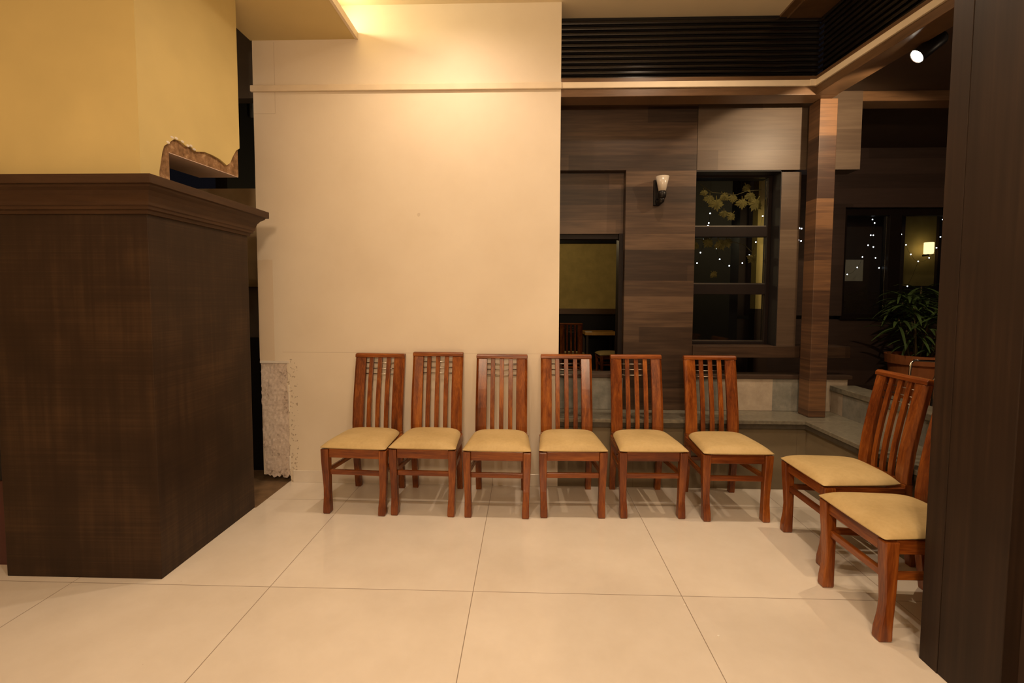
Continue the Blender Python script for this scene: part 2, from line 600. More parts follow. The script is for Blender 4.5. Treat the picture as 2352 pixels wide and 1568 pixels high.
# cream wall: skin with a ragged bite at the lower left where rough plaster shows
random.seed(3)
pts = [(0.2385, 0), (0.2385, 3.53), (-2.022, 3.53), (-2.026, 0.955)]
pts += [(-2.024, 0.935), (-1.97, 0.930), (-1.92, 0.938), (-1.87, 0.928), (-1.815, 0.934)]
zz = 0.90
while zz > 0.07:
    pts.append((-1.812 + random.uniform(-0.012, 0.008), zz))
    zz -= random.uniform(0.03, 0.07)
pts += [(-1.808, 0.05), (-1.806, 0.0)]
wb = struct('wall_back', extrude_poly([(px, YW, pz) for px, pz in pts], (0, 0.014, 0)), 'cream',
            'cream painted wall behind the row of chairs', 'wall')
obj('core', bx((-1.80, 0.2385, YW + 0.0142, 3.66, 0, 3.53), (-2.0255, -1.80, YW + 0.0142, 3.66, 0.05, 3.53)), 'cream', wb)
# rough plaster patch, a lumpy slab set into the bite
bm = bmesh.new()
random.seed(5)
NX, NZ = 14, 46
grid = []
for j in range(NZ + 1):
    row = []
    for i in range(NX + 1):
        u, w = i / NX, j / NZ
        px = -2.020 + 0.214 * u
        pz = 0.045 + 0.885 * w
        if j == 0:
            pz += random.uniform(-0.02, 0.015)
        if i == 0:
            px += random.uniform(-0.004, 0.006) + (0.010 if w < 0.25 else 0)
        row.append(bm.verts.new((px, YW + 0.006 + random.uniform(-0.0022, 0.002), pz)))
    grid.append(row)
for j in range(NZ):
    for i in range(NX):
        bm.faces.new((grid[j][i], grid[j][i + 1], grid[j + 1][i + 1], grid[j + 1][i]))
ext = bmesh.ops.extrude_face_region(bm, geom=list(bm.faces))
bmesh.ops.translate(bm, verts=[q for q in ext['geom'] if isinstance(q, bmesh.types.BMVert)], vec=(0, 0.06, 0))
pp = obj('rough_plaster', bm, 'rough_plaster', wb)
pp['label'] = 'bare rough grey-white plaster strip'
obj('plaster_edge', bx((-2.024, -1.80, YW - 0.004, YW + 0.01, 0.918, 0.936), (-1.815, -1.806, YW - 0.003, YW + 0.01, 0.10, 0.20), (-1.811, -1.803, YW - 0.004, YW + 0.01, 0.55, 0.75)), 'white_mark', wb)
sk = struct('baseboard_back', bx(-1.785, 0.2385, YW - 0.010, YW, 0.0, 0.092), 'floor', 'low tiled skirting along the foot of the cream wall', 'baseboard', bevel=0.002)
# picture-rail moulding across the wall
mr = struct('trim_1', bx(-2.035, 0.243, YW - 0.022, YW, 2.921, 2.966), 'cream_trim', 'thin cream moulding strip across the cream wall', 'trim', bevel=0.004)

# beam with a cream strip, running along the opening and then towards the camera
XB = 2.045


def beam_run(z0, z1, d0, d1):
    # L of two boxes: along the wall line, then forward on the right (slightly splayed)
    bm = bmesh.new()
    add_box(bm, 0.2387, XB + 0.16, YW - d0, YW + d1, z0, z1)
    a = [(XB - d0, YW - d0 - 0.0005), (2.205 - d0, 1.2), (2.205 + d1, 1.2), (XB + d1 + 0.0, YW - d0 - 0.0005)]
    add_loft(bm, [[(p[0], p[1], z0) for p in a], [(p[0], p[1], z1) for p in a]])
    return bm


tb = struct('trim_2', beam_run(2.868, 2.925, 0.0, 0.155), 'beam', 'dark brown wooden beam over the opening, turning towards the camera at right', 'beam', bevel=0.003)
obj('upper_board', beam_run(2.968, 3.000, 0.0, 0.155), 'beam', tb, bevel=0.003)
q = obj('cream_strip', beam_run(2.9255, 2.9675, 0.012, 0.15), 'cream_trim', tb, bevel=0.003)
q['label'] = 'pale cream strip along the beam'
obj('strip_joint', bx(XB - 0.05, XB - 0.010, YW - 0.018, YW - 0.011, 2.924, 2.969), 'cream_trim', tb, bevel=0.002)


# louvred black panels above the beam
def louver(name, label, length, loc, rz):
    th = thing(name, label, 'louver panel', loc, rz)
    bm = bmesh.new()
    n = 12
    for i in range(n):
        z = 3.04 + 0.0405 * i
        ring = [(0.0, z), (-0.022, z - 0.016), (-0.026, z - 0.008), (-0.026, z + 0.004), (-0.004, z + 0.022), (0.0, z + 0.022)]
        add_loft(bm, [[(0, p[0], p[1]) for p in ring], [(length, p[0], p[1]) for p in ring]])
    obj('slats', bm, 'louver', th, bevel=0.002)
    obj('backing', bx(0, length, 0.0, 0.02, 2.95, 3.528), 'dark', th)
    return th


louver('louver_panel', 'black slatted panel above the beam facing the camera', 1.93, (0.2390, 3.735, 0), 0)
louver('louver_panel', 'black slatted panel above the right-hand beam, running towards the camera', 2.6, (2.185, 3.70, 0), R(-87.2))

# ------------------------------------------------------------------ left pillar: veneered base, cornice, broken ochre shaft
pl = thing('pillar', 'left pillar of dark veneer base, cornice and broken yellow upper shaft', 'pillar', (-2.23, 2.67, 0))
o0 = (2.23, -2.67, 0)
bm = move(bx(-2.632, -1.828, 2.262, 3.083, 0.0, 1.985), o0)
obj('base', bm, 'veneer', pl, bevel=0.003)
prof = [(0.0, 1.815), (0.012, 1.816), (0.014, 1.832), (0.026, 1.836), (0.028, 1.850), (0.034, 1.854), (0.036, 1.872), (0.044, 1.898),
        (0.058, 1.918), (0.076, 1.931), (0.080, 1.940), (0.096, 1.943), (0.096, 1.985)]
rings = [[(-2.632 - d, 2.262 - d, z), (-1.828 + d, 2.262 - d, z), (-1.828 + d, 3.083 + d, z), (-2.632 - d, 3.083 + d, z)] for d, z in prof]
obj('cornice', move(loft(rings), o0), 'cornice', pl, bevel=0.002)
XS = -1.848
# shaft: front leaf and right leaf; right leaf is bitten through beside the cornice
skin = [(2.2602, 1.986), (2.371, 1.986), (2.374, 2.05), (2.398, 2.150), (2.412, 2.185), (2.439, 2.206), (2.486, 2.244), (2.530, 2.246), (2.575, 2.232), (2.60, 2.243), (2.65, 2.228), (2.722, 2.247),
        (2.79, 2.249), (2.858, 2.244), (2.89, 2.235), (2.92, 2.226), (2.955, 2.25), (2.989, 2.305), (3.02, 2.345), (3.058, 2.37), (3.058, 3.53), (2.2602, 3.53)]
sh = obj('shaft', move(extrude_poly([(XS, a, b) for a, b in skin], (-0.02, 0, 0)), o0), 'yellow', pl)
obj('shaft_front', move(bx(-2.60, XS, 2.255, 2.2600, 1.986, 3.53), o0), 'yellow', pl)
core = [(2.2605, 1.986), (2.458, 1.986), (2.458, 2.168), (3.056, 2.190), (3.056, 3.53), (2.2605, 3.53)]
# the bite is part of the shaft
q = obj('broken_plaster', move(extrude_poly([(XS - 0.012, a, b) for a, b in core], (-0.258, 0, 0)), o0), 'brown_plaster', sh)
q['label'] = 'torn brown plaster around the hole in the yellow shaft'
q = obj('plaster_underside', move(extrude_poly([(XS - 0.013, 2.459, 2.1675), (XS - 0.013, 3.055, 2.1893), (XS - 0.268, 3.055, 2.1893), (XS - 0.268, 2.459, 2.1675)], (0, 0, -0.003)), o0), 'pink_plaster', sh)
q['label'] = 'pale pinkish underside of the hole'
bm = bmesh.new()
for a, b in ((2.44, 2.212), (2.47, 2.247), (2.50, 2.252), (2.545, 2.249), (2.585, 2.24), (2.61, 2.247), (2.635, 2.236)):
    bmesh.ops.create_icosphere(bm, subdivisions=1, radius=0.012, matrix=Matrix.Translation((XS - 0.001, a, b)) @ Matrix.Diagonal((0.25, 1.3, 0.7, 1)))
obj('lime_chips', move(bm, o0), 'white_mark', sh)

# ------------------------------------------------------------------ right pillar close to the camera
rp = thing('pillar', 'tall dark brown pillar at the right edge, nearest the camera', 'pillar', (1.80, 1.71, 0))
o1 = (-1.80, -1.71, 0)
obj('panel', move(bx(1.5655, 2.02, 1.548, 1.860, 0, 3.53), o1), 'pillar', rp, bevel=0.003)
obj('corner_strip', move(bx(1.5635, 1.5655, 1.780, 1.861, 0.0, 3.53), o1), 'pillar', rp, bevel=0.001)
obj('rear_board', move(bx(1.62, 2.02, 1.10, 1.5475, 0, 3.53), o1), 'dark_brown', rp)

# ------------------------------------------------------------------ low parapet with granite coping
pw = struct('wall_low', bx((0.2390, 2.40, 3.532, 3.795, 0.0, 0.466), (2.066, 2.40, 0.6, 3.532, 0.0, 0.466)), 'parapet',
            'low beige wall behind the chairs under the granite coping', 'wall')
obj('coping', bx((0.2390, 2.42, 3.492, 3.797, 0.500, 0.528), (2.036, 2.42, 0.6, 3.492, 0.500, 0.528)), 'granite', pw, bevel=0.003)
q = obj('coping_edge', bx((0.2390, 2.42, 3.497, 3.79, 0.466, 0.4998), (2.041, 2.42, 0.6, 3.497, 0.466, 0.4998)), 'granite_edge', pw)
q['label'] = 'dark edge band under the granite coping'

# second, higher wall of stone blocks with a dark cap
sw = struct('wall_stone', bx((0.2390, 0.768, YF, 3.93, 0.529, 0.785), (1.316, 2.53, YF, 3.93, 0.529, 0.785)), 'stone',
            'wall of tan and grey stone blocks above the coping', 'wall')
obj('cap', bx((0.20, 0.768, YF - 0.012, 3.95, 0.785, 0.816), (1.316, 2.56, YF - 0.012, 3.95, 0.785, 0.816)), 'dark_brown', sw, bevel=0.003)
sr = struct('wall_stone_side', bx(2.40, 2.55, 0.6, YF - 0.013, 0.529, 0.70), 'stone', 'stone wall running towards the camera right of the post', 'wall')
obj('cap', bx(2.385, 2.58, 0.6, YF - 0.014, 0.70, 0.74), 'granite', sr, bevel=0.003)

# ------------------------------------------------------------------ plank clad screen wall
wf = struct('wall_screen', bx((-0.3, 0.770, YF, 3.95, 2.416, 3.10), (0.770, 1.312, YF, 3.95, 0.529, 3.10)), 'plank',
            'wood plank wall carrying the unlit wall lamp, left of the window', 'wall')
obj('recessed_panel', bx(0.0, 0.769, 3.885, 3.95, 1.935, 2.4155), 'plank', wf)
obj('upper_band', bx(1.3145, 2.551, YF - 0.003, 3.95, 2.412, 3.10), 'plank_light', wf)
obj('upright', bx(1.966, 2.112, YF - 0.002, 3.95, 1.047, 2.395), 'plank_light', wf)
obj('ledge_board', bx(1.3125, 2.530, YF - 0.022, 3.97, 0.955, 1.046), 'plank', wf, bevel=0.003)
obj('opening_frame', bx((0.735, 0.7695, 3.86, 3.97, 0.816, 1.9345), (0.20, 0.735, 3.90, 3.97, 1.895, 1.9345)), 'frame', wf)

# window 1 in the screen wall
w1 = struct('window_1', bx((1.313, 1.9598, 3.925, 3.985, 2.388, 2.4115), (1.929, 1.9598, 3.925, 3.985, 1.048, 2.388), (1.313, 1.929, 3.925, 3.985, 1.916, 1.998),
                           (1.313, 1.929, 3.925, 3.985, 1.452, 1.536), (1.313, 1.929, 3.925, 3.985, 1.047, 1.070), (1.313, 1.330, 3.925, 3.985, 1.070, 2.388)), 'frame',
            'dark framed three pane window with maple leaves', 'window', bevel=0.003)
for a, b in ((1.999, 2.387), (1.537, 1.915), (1.071, 1.451)):
    pn_ = obj('pane', bx(1.331, 1.928, 3.952, 3.956, a, b), 'glass', w1)
    obj('glazing_bead', bx(1.331, 1.928, 3.940, 3.9515, a, a + 0.008), 'steel', w1)
obj('reveal', bx((1.313, 1.9655, 3.951, 4.10, 2.4005, 2.42), (1.9602, 1.9658, 3.80, 3.985, 1.0465, 2.40), (1.313, 1.96, 3.80, 3.924, 2.4005, 2.4115)), 'dark', w1)

# ------------------------------------------------------------------ post at the corner of the coping
po = thing('post', 'square brown block-veneer post standing on the coping corner', 'post', (2.18, 3.665, 0.528))
obj('shaft', move(bx(2.118, 2.243, 3.598, 3.735, 0.529, 2.867), (-2.18, -3.665, -0.528)), 'post', po, bevel=0.003)

# ------------------------------------------------------------------ right background: veranda ceiling, beam, dark wall and window 2
struct('ceiling_veranda', bx(2.25, 7.5, -0.5, 5.3, 3.0, 3.05), 'dark_brown', 'dark brown veranda ceiling holding the lit spotlight', 'ceiling')
struct('trim_3', bx(2.552, 7.5, YF, 3.95, 2.925, 2.999), 'beam', 'thin brown wooden beam across the veranda at upper right', 'beam')
wd = struct('wall_rear', bx((2.20, 7.5, 5.20, 5.32, 2.375, 3.0), (2.20, 3.335, 5.20, 5.32, 1.24, 2.375), (2.20, 7.5, 5.20, 5.32, 0, 1.20), (4.75, 7.5, 5.20, 5.32, 1.24, 2.375)), 'plank_dark',
            'unlit dark plank wall around the right-hand window', 'wall')
obj('lintel', bx(3.10, 7.5, 5.15, 5.199, 2.375, 2.640), 'plank_dark', wd)
obj('jamb', bx(3.19, 3.335, 5.15, 5.199, 1.24, 2.374), 'plank_dark', wd)
w2 = struct('window_2', bx((3.336, 4.75, 5.21, 5.28, 2.30, 2.374), (3.336, 3.395, 5.21, 5.28, 1.26, 2.30), (3.83, 3.955, 5.20, 5.29, 1.26, 2.30), (4.69, 4.75, 5.21, 5.28, 1.26, 2.30), (3.336, 4.75, 5.17, 5.28, 1.20, 1.26)), 'frame',
            'dark framed window behind the potted palm, with fairy lights', 'window', bevel=0.003)
obj('pane', bx(3.396, 3.829, 5.243, 5.247, 1.261, 2.299), 'glass', w2)
obj('pane', bx(3.956, 4.689, 5.243, 5.247, 1.261, 2.299), 'glass', w2)

# far dining room seen through the left-hand opening
fr_ = struct('wall_dining', bx(-2.5, 2.5, 9.5, 9.6, 0, 3.2), 'far_yellow', 'dim yellow end wall of the far dining room', 'wall')
obj('dado', bx(-2.5, 2.5, 9.44, 9.4995, 0, 1.10), 'dark', fr_)
obj('rail', bx(-2.5, 2.5, 9.40, 9.4995, 1.10, 1.205), 'beam', fr_)
obj('upper_board', bx(-2.5, 2.5, 9.42, 9.4995, 2.48, 3.2), 'dark', fr_)
struct('ceiling_dining', bx(-2.5, 2.0, 3.96, 9.6, 3.2, 3.26), 'dark_brown', 'unseen dark ceiling of the far dining room', 'ceiling')
struct('wall_divider', bx(1.97, 2.05, 4.7, 9.5, 0, 3.2), 'dark', 'dark side wall between the far dining room and the garden', 'wall')
struct('wall_dining_left', bx(-2.6, -2.5, 3.95, 9.6, 0, 3.2), 'dark', 'dark left wall of the far dining room', 'wall')

# garden building behind the windows
gb = struct('wall_garden', bx(2.05, 9.0, 7.6, 7.7, 0, 3.4), 'far_yellow', 'dim yellowish wall across the dark garden', 'wall')
obj('dark_cladding', bx((2.05, 5.60, 7.55, 7.599, 0, 3.4), (6.30, 9.0, 7.55, 7.599, 0, 3.4), (5.60, 6.30, 7.55, 7.599, 0, 1.62)), 'dark_brown', gb)
gp = thing('garden_pier', 'narrow yellow pier seen through the right side of the three pane window', 'pier', (2.372, 4.94, 0))
obj('shaft', bx(-0.066, 0.066, -0.055, 0.055, 1.315, 2.999), 'far_yellow', gp)
obj('base', bx(-0.072, 0.072, -0.062, 0.062, 0.0, 1.275), 'dark_brown', gp)
obj('band', bx(-0.068, 0.068, -0.058, 0.058, 1.2755, 1.3145), 'dark_brown', gp)
tag(obj('garden_bench', bx((2.1, 2.9, 6.0, 6.5, 0.0, 0.95), (2.1, 2.95, 5.95, 6.55, 0.95, 1.0)), 'dark_brown'), 'dark low counter behind the bottom pane of the window', 'counter')
ntc = tag(obj('notice', bx(3.60, 3.80, 5.53, 5.535, 1.62, 1.86), 'paper'), 'dim grey notice sheet behind the right-hand window', 'notice')
struct('wall_notice', bx(3.40, 4.25, 5.536, 5.60, 0.0, 2.6), 'dark_brown', 'dark board wall behind the left pane of the right-hand window', 'wall')

lamp = thing('wall_lamp', 'lit cream lamp shade glowing behind the palm', 'lamp', (6.08, 7.45, 2.10))
lb = lathe([(0.055, 0.0), (0.062, 0.004), (0.062, 0.17), (0.055, 0.174)], 20, cap=True)
obj('lamp_shade', lb, 'shade_lit', lamp, smooth=False)
obj('bracket', bx(-0.012, 0.012, 0.0, 0.105, -0.03, -0.002), 'bronze', lamp)


# ------------------------------------------------------------------ fairy lights
def fairy(label, pts, links, hang=None):
    th = thing('fairy_lights', label, 'string lights', pts[0], 0, 'fairy light strings in the windows')
    p0 = Vector(pts[0])
    bm = bmesh.new()
    for a, b in links:
        A, B = Vector(pts[a]) - p0, Vector(pts[b]) - p0
        mid = (A + B) / 2 - Vector((0, 0, 0.02))
        add_tube(bm, [A, mid, B], 0.0012, 5)
    if hang:
        add_tube(bm, [(0, 0, 0), (0, 0, hang - p0.z)], 0.0012, 5)
    obj('wire', bm, 'wire', th)
    for p in pts:
        b2 = bmesh.new()
        bmesh.ops.create_icosphere(b2, subdivisions=2, radius=0.0064, matrix=Matrix.Translation(Vector(p) - p0))
        obj('bulb', b2, 'bulb', th, smooth=True)


fairy('white fairy lights scattered in the three pane window',
      [(1.688, 4.5, 2.202), (1.678, 4.5, 2.114), (1.671, 4.5, 2.09), (1.638, 4.5, 1.963), (1.609, 4.5, 1.843), (1.58, 4.5, 1.746), (1.752, 4.5, 1.883),
       (1.787, 4.5, 1.782), (1.876, 4.5, 1.722), (1.995, 4.5, 1.747), (2.056, 4.5, 1.819), (2.112, 4.5, 1.939), (2.167, 4.5, 2.177)],
      [(0, 1), (1, 2), (2, 3), (3, 4), (4, 5), (3, 6), (6, 7), (7, 8), (8, 9), (9, 10), (10, 11), (11, 12)], 3.2)
fairy('white fairy lights in the narrow gap beside the post',
      [(2.487, 4.5, 2.161), (2.502, 4.5, 2.066), (2.522, 4.5, 2.062), (2.498, 4.5, 1.958), (2.522, 4.5, 1.95)], [(0, 1), (1, 2), (1, 3), (3, 4)], 3.0)
fairy('white fairy lights hanging in the left pane behind the palm',
      [(3.718, 5.3, 2.272), (3.742, 5.3, 2.235), (3.707, 5.3, 2.105), (3.734, 5.3, 2.105), (3.684, 5.3, 1.998), (3.74, 5.3, 1.979), (3.63, 5.3, 1.871),
       (3.768, 5.3, 1.862), (3.579, 5.3, 1.759), (3.81, 5.3, 1.754), (3.476, 5.3, 1.683)],
      [(0, 1), (1, 2), (2, 4), (4, 6), (6, 8), (8, 10), (1, 3), (3, 5), (5, 7), (7, 9)])
fairy('white fairy lights around the lit lamp behind the palm',
      [(4.027, 5.3, 2.114), (4.083, 5.3, 2.002), (4.139, 5.3, 1.9), (4.22, 5.3, 1.825), (4.333, 5.3, 1.863), (4.405, 5.3, 1.97), (4.44, 5.3, 2.086),
       (4.457, 5.3, 2.271), (4.47, 5.3, 2.202), (4.119, 5.3, 1.558)],
      [(0, 1), (1, 2), (2, 3), (3, 4), (4, 5), (5, 6), (6, 8), (8, 7), (3, 9)])


# ------------------------------------------------------------------ maple leaf garland in window 1
def maple(cx, cz, r, rot):
    half = [(0, 1.0), (0.16, 0.62), (0.36, 0.72), (0.30, 0.38), (0.62, 0.52), (0.60, 0.36), (0.95, 0.22), (0.74, 0.02), (0.82, -0.14), (0.40, -0.36), (0.46, -0.50), (0.06, -0.42), (0.04, -0.9)]
    poly = half + [(-a, b) for a, b in reversed(half[1:])]
    bm = bmesh.new()
    c, s = math.cos(rot), math.sin(rot)
    vs = []
    for a, b in poly:
        px, pz = r * (a * c - b * s), r * (a * s + b * c)
        vs.append(bm.verts.new((cx + px, 0.006 * math.sin(7 * a) + 0.3 * r * a * a, cz + pz)))
    cv = bm.verts.new((cx, -0.004, cz))
    for i in range(len(vs)):
        bm.faces.new((cv, vs[i], vs[(i + 1) % len(vs)]))
    e = bmesh.ops.extrude_face_region(bm, geom=list(bm.faces))
    bmesh.ops.translate(bm, verts=[q for q in e['geom'] if isinstance(q, bmesh.types.BMVert)], vec=(0, 0.0012, 0))
    return bm


def garland(label, y, leaves, vine):
    th = thing('leaf_garland', label, 'garland', (leaves[0][0], y, leaves[0][1]))
    bx0, bz0 = leaves[0][0], leaves[0][1]
    obj('vine', tube([(a - bx0, 0.004, b - bz0) for a, b in vine], 0.003, 6), 'stem', th)
    for (a, b, r) in leaves:
        obj('leaf', maple(a - bx0, b - bz0, r, random.uniform(2.4, 3.9)), 'maple', th)


random.seed(11)
garland('string of maple leaves hanging in the top pane of the window', 4.02,
        [(1.50, 2.24, 0.055), (1.56, 2.20, 0.07), (1.62, 2.26, 0.05), (1.69, 2.245, 0.05), (1.765, 2.205, 0.06), (1.83, 2.26, 0.055), (1.875, 2.20, 0.075), (1.62, 2.12, 0.045), (1.455, 2.29, 0.04), (1.80, 2.33, 0.045), (1.68, 2.10, 0.05)],
        [(1.42, 2.36), (1.52, 2.29), (1.62, 2.28), (1.72, 2.27), (1.80, 2.30), (1.92, 2.31)])
garland('faint maple leaves hanging in the middle pane of the window', 4.02,
        [(1.385, 1.86, 0.055), (1.50, 1.885, 0.06), (1.60, 1.87, 0.065), (1.655, 1.885, 0.055), (1.86, 1.75, 0.05), (1.55, 1.62, 0.04)],
        [(1.37, 1.91), (1.50, 1.90), (1.66, 1.90), (1.80, 1.86), (1.86, 1.80)])

# ------------------------------------------------------------------ sconce on the plank column
sc = thing('wall_lamp', 'unlit wall lamp with white cup shade on the plank column', 'lamp', (1.015, YF, 2.15))
obj('back_plate', bx(-0.034, 0.016, -0.026, -0.0005, -0.012, 0.185), 'bronze', sc, bevel=0.004)
obj('arm', tube([(-0.006, -0.02, 0.02), (0.0, -0.05, 0.005), (0.012, -0.075, 0.015), (0.014, -0.08, 0.045)], 0.021, 12), 'bronze', sc, smooth=True)
obj('cup', move(lathe([(0.020, 0.03), (0.030, 0.042), (0.032, 0.07), (0.027, 0.088)], 20, cap=True), (0.014, -0.08, 0)), 'bronze', sc, smooth=True)
obj('lamp_shade', move(lathe([(0.012, 0.078), (0.026, 0.080), (0.036, 0.13), (0.050, 0.195), (0.047, 0.195), (0.033, 0.13), (0.022, 0.084)], 24), (0.014, -0.08, 0)), 'opal', sc, smooth=True)

# ------------------------------------------------------------------ spotlight in the veranda ceiling
sp = thing('spotlight', 'lit black spotlight head hanging under the dark veranda ceiling', 'light', (2.215, 2.865, 2.80))
hd = Vector((0.62, -0.10, 0.52)).normalized()
Q = hd.to_track_quat('Z', 'Y').to_matrix().to_4x4()


def turned(bm):
    bmesh.ops.transform(bm, matrix=Q, verts=bm.verts)
    return bm


obj('can', turned(lathe([(0.0395, -0.002), (0.041, 0.0), (0.041, 0.15), (0.030, 0.165), (0.001, 0.166)], 24)), 'bronze', sp, smooth=True)
obj('lens', turned(lathe([(0.001, 0.002), (0.038, 0.002), (0.0385, 0.006), (0.001, 0.008)], 24)), 'spot_lit', sp)
obj('stem', tube([hd * 0.09 + Vector((0, 0, 0.035)), Vector((hd.x * 0.09, hd.y * 0.09, 0.199))], 0.008, 10), 'bronze', sp, smooth=True)

# ------------------------------------------------------------------ potted palm
pt = thing('potted_palm', 'bushy dark palm in a terracotta pot by the right-hand window', 'plant', (3.80, 4.70, 0))
obj('pot', lathe([(0.001, 0.0), (0.19, 0.0), (0.245, 0.80), (0.268, 0.80), (0.275, 0.885), (0.250, 0.885), (0.240, 0.83), (0.001, 0.82)], 36), 'terracotta', pt, smooth=False, bevel=0.0)
obj('soil', lathe([(0.001, 0.84), (0.238, 0.832)], 24), 'rough_floor', pt)
random.seed(21)
stems = bmesh.new()
lf = bmesh.new()


def strap(bm, base, direction, length, width, droop):
    d = Vector(direction).normalized()
    side = d.cross(Vector((0, 0, 1)))
    if side.length < 0.05:
        side = Vector((1, 0, 0))
    side.normalize()
    p = Vector(base)
    rows = []
    n = 6
    for i in range(n + 1):
        w = width * (math.sin(math.pi * min(0.97, (i + 0.6) / (n + 0.7))) ** 0.7)
        rows.append((p - side * w / 2, p + Vector((0, 0, -w * 0.18)), p + side * w / 2))
        p = p + d * (length / n)
        d = (d + Vector((0, 0, -droop / n))).normalized()
    prev = None
    for r_ in rows:
        v_ = [bm.verts.new(q) for q in r_]
        if prev:
            bm.faces.new((prev[0], prev[1], v_[1], v_[0]))
            bm.faces.new((prev[1], prev[2], v_[2], v_[1]))
        prev = v_


for k in range(13):
    ang = random.uniform(0, 2 * math.pi)
    rad = random.uniform(0.0, 0.10)
    hgt = random.uniform(0.12, 0.66) if k else 0.70
    top = Vector((math.cos(ang) * (rad + hgt * 0.32 * random.random()), math.sin(ang) * (rad + hgt * 0.32 * random.random()), 0.84 + hgt))
    bs = Vector((math.cos(ang) * rad, math.sin(ang) * rad, 0.83))
    mid = (bs + top) / 2 + Vector((random.uniform(-.02, .02), random.uniform(-.02, .02), 0))
    add_tube(stems, [bs, mid, top], [0.010, 0.009, 0.007], 7)
    for j in range(19):
        a = j * 2.4 + random.uniform(-0.3, 0.3)
        el = random.uniform(-0.25, 1.0)
        d = (math.cos(a), math.sin(a), el)
        strap(lf, top - Vector((0, 0, random.uniform(0, 0.12))), d, random.uniform(0.20, 0.36), random.uniform(0.022, 0.036), random.uniform(0.7, 1.9))
obj('stems', stems, 'stem', pt, smooth=True)
obj('foliage', lf, 'leaf', pt, smooth=True)

# ------------------------------------------------------------------ chrome armchair beyond the low wall
cc = thing('chrome_chair', 'chrome tube chair with a honey wood armrest beyond the low wall', 'chair', (2.86, 3.12, 0))
f = bmesh.new()
add_tube(f, [(-0.255, 0.18, 0.0), (-0.255, 0.18, 0.50), (-0.250, 0.18, 0.93), (-0.245, 0.18, 0.985), (-0.225, 0.18, 1.003), (-0.08, 0.18, 0.998), (-0.065, 0.18, 0.98), (-0.06, 0.18, 0.93), (-0.06, 0.18, 0.50)], 0.0075, 10)
add_tube(f, [(0.20, 0.18, 0.0), (0.20, 0.18, 0.55), (0.02, 0.18, 0.55), (-0.06, 0.18, 0.55)], 0.0075, 10)
add_tube(f, [(-0.13, 0.10, 0.97), (-0.128, 0.13, 0.88), (-0.125, 0.16, 0.52)], 0.0075, 10)
add_tube(f, [(-0.255, -0.22, 0.0), (-0.255, -0.22, 0.45), (-0.255, 0.18, 0.45)], 0.0075, 10)
add_tube(f, [(0.20, -0.22, 0.0), (0.20, -0.22, 0.45), (0.20, 0.18, 0.45)], 0.0075, 10)
add_tube(f, [(-0.06, 0.17, 0.96), (-0.075, -0.05, 0.78)], 0.0075, 10)
obj('frame', f, 'chrome', cc, smooth=True)
obj('seat', bx(-0.25, 0.195, -0.22, 0.17, 0.45, 0.485), 'dark', cc, bevel=0.01)
ar = obj('armrest', bx(-0.115, -0.045, -0.05, 0.20, 0.735, 0.767), 'arm_wood', cc, bevel=0.006)
obj('armrest_socket', bx(-0.10, -0.06, -0.04, -0.02, 0.70, 0.7345), 'dark', ar)

# ------------------------------------------------------------------ dark gap at the left: passage wall behind the pillar
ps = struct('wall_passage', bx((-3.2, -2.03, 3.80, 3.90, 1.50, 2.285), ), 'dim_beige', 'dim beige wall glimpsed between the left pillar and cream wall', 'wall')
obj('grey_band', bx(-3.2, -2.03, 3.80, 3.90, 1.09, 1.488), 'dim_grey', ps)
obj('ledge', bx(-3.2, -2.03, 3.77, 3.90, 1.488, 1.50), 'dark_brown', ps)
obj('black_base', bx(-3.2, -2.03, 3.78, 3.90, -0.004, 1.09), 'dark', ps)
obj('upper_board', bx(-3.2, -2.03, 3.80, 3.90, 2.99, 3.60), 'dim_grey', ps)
pn = tag(obj('striped_panel', bx((-2.62, -2.585, 4.3, 4.31, 3.06, 3.22), (-2.575, -2.54, 4.3, 4.31, 3.08, 3.24), (-2.49, -2.47, 4.3, 4.31, 3.03, 3.20)), 'pale_panel'), 'pale striped panel glimpsed in the dark gap left of the cream wall', 'panel')

# left edge of the photo, behind the base
tag(obj('red_cabinet', bx(-3.4, -2.70, 2.36, 2.80, 0.0, 0.45), 'red'), 'low dark red cabinet at the left edge behind the dark pillar base', 'cabinet')
tag(obj('black_crate', bx(-3.4, -2.705, 2.37, 2.80, 0.451, 0.70), 'dark'), 'black box standing on the dark red cabinet at the left edge', 'box')
struct('wall_left', bx(-3.6, -2.64, 2.95, 3.05, 0.0, 3.53), 'dim_beige', 'dim beige wall slice at the far left edge', 'wall')


# ------------------------------------------------------------------ dining chairs
def back_y(z):
    # centre line of the back posts seen from the side
    tb_ = [(0.0, 0.445), (0.12, 0.428), (0.25, 0.410), (0.38, 0.397), (0.50, 0.397), (0.62, 0.411), (0.74, 0.431), (0.86, 0.455), (1.00, 0.484)]
    for (a, p), (b, q_) in zip(tb_, tb_[1:]):
        if z <= b:
            return p + (q_ - p) * (z - a) / (b - a)
    return tb_[-1][1]


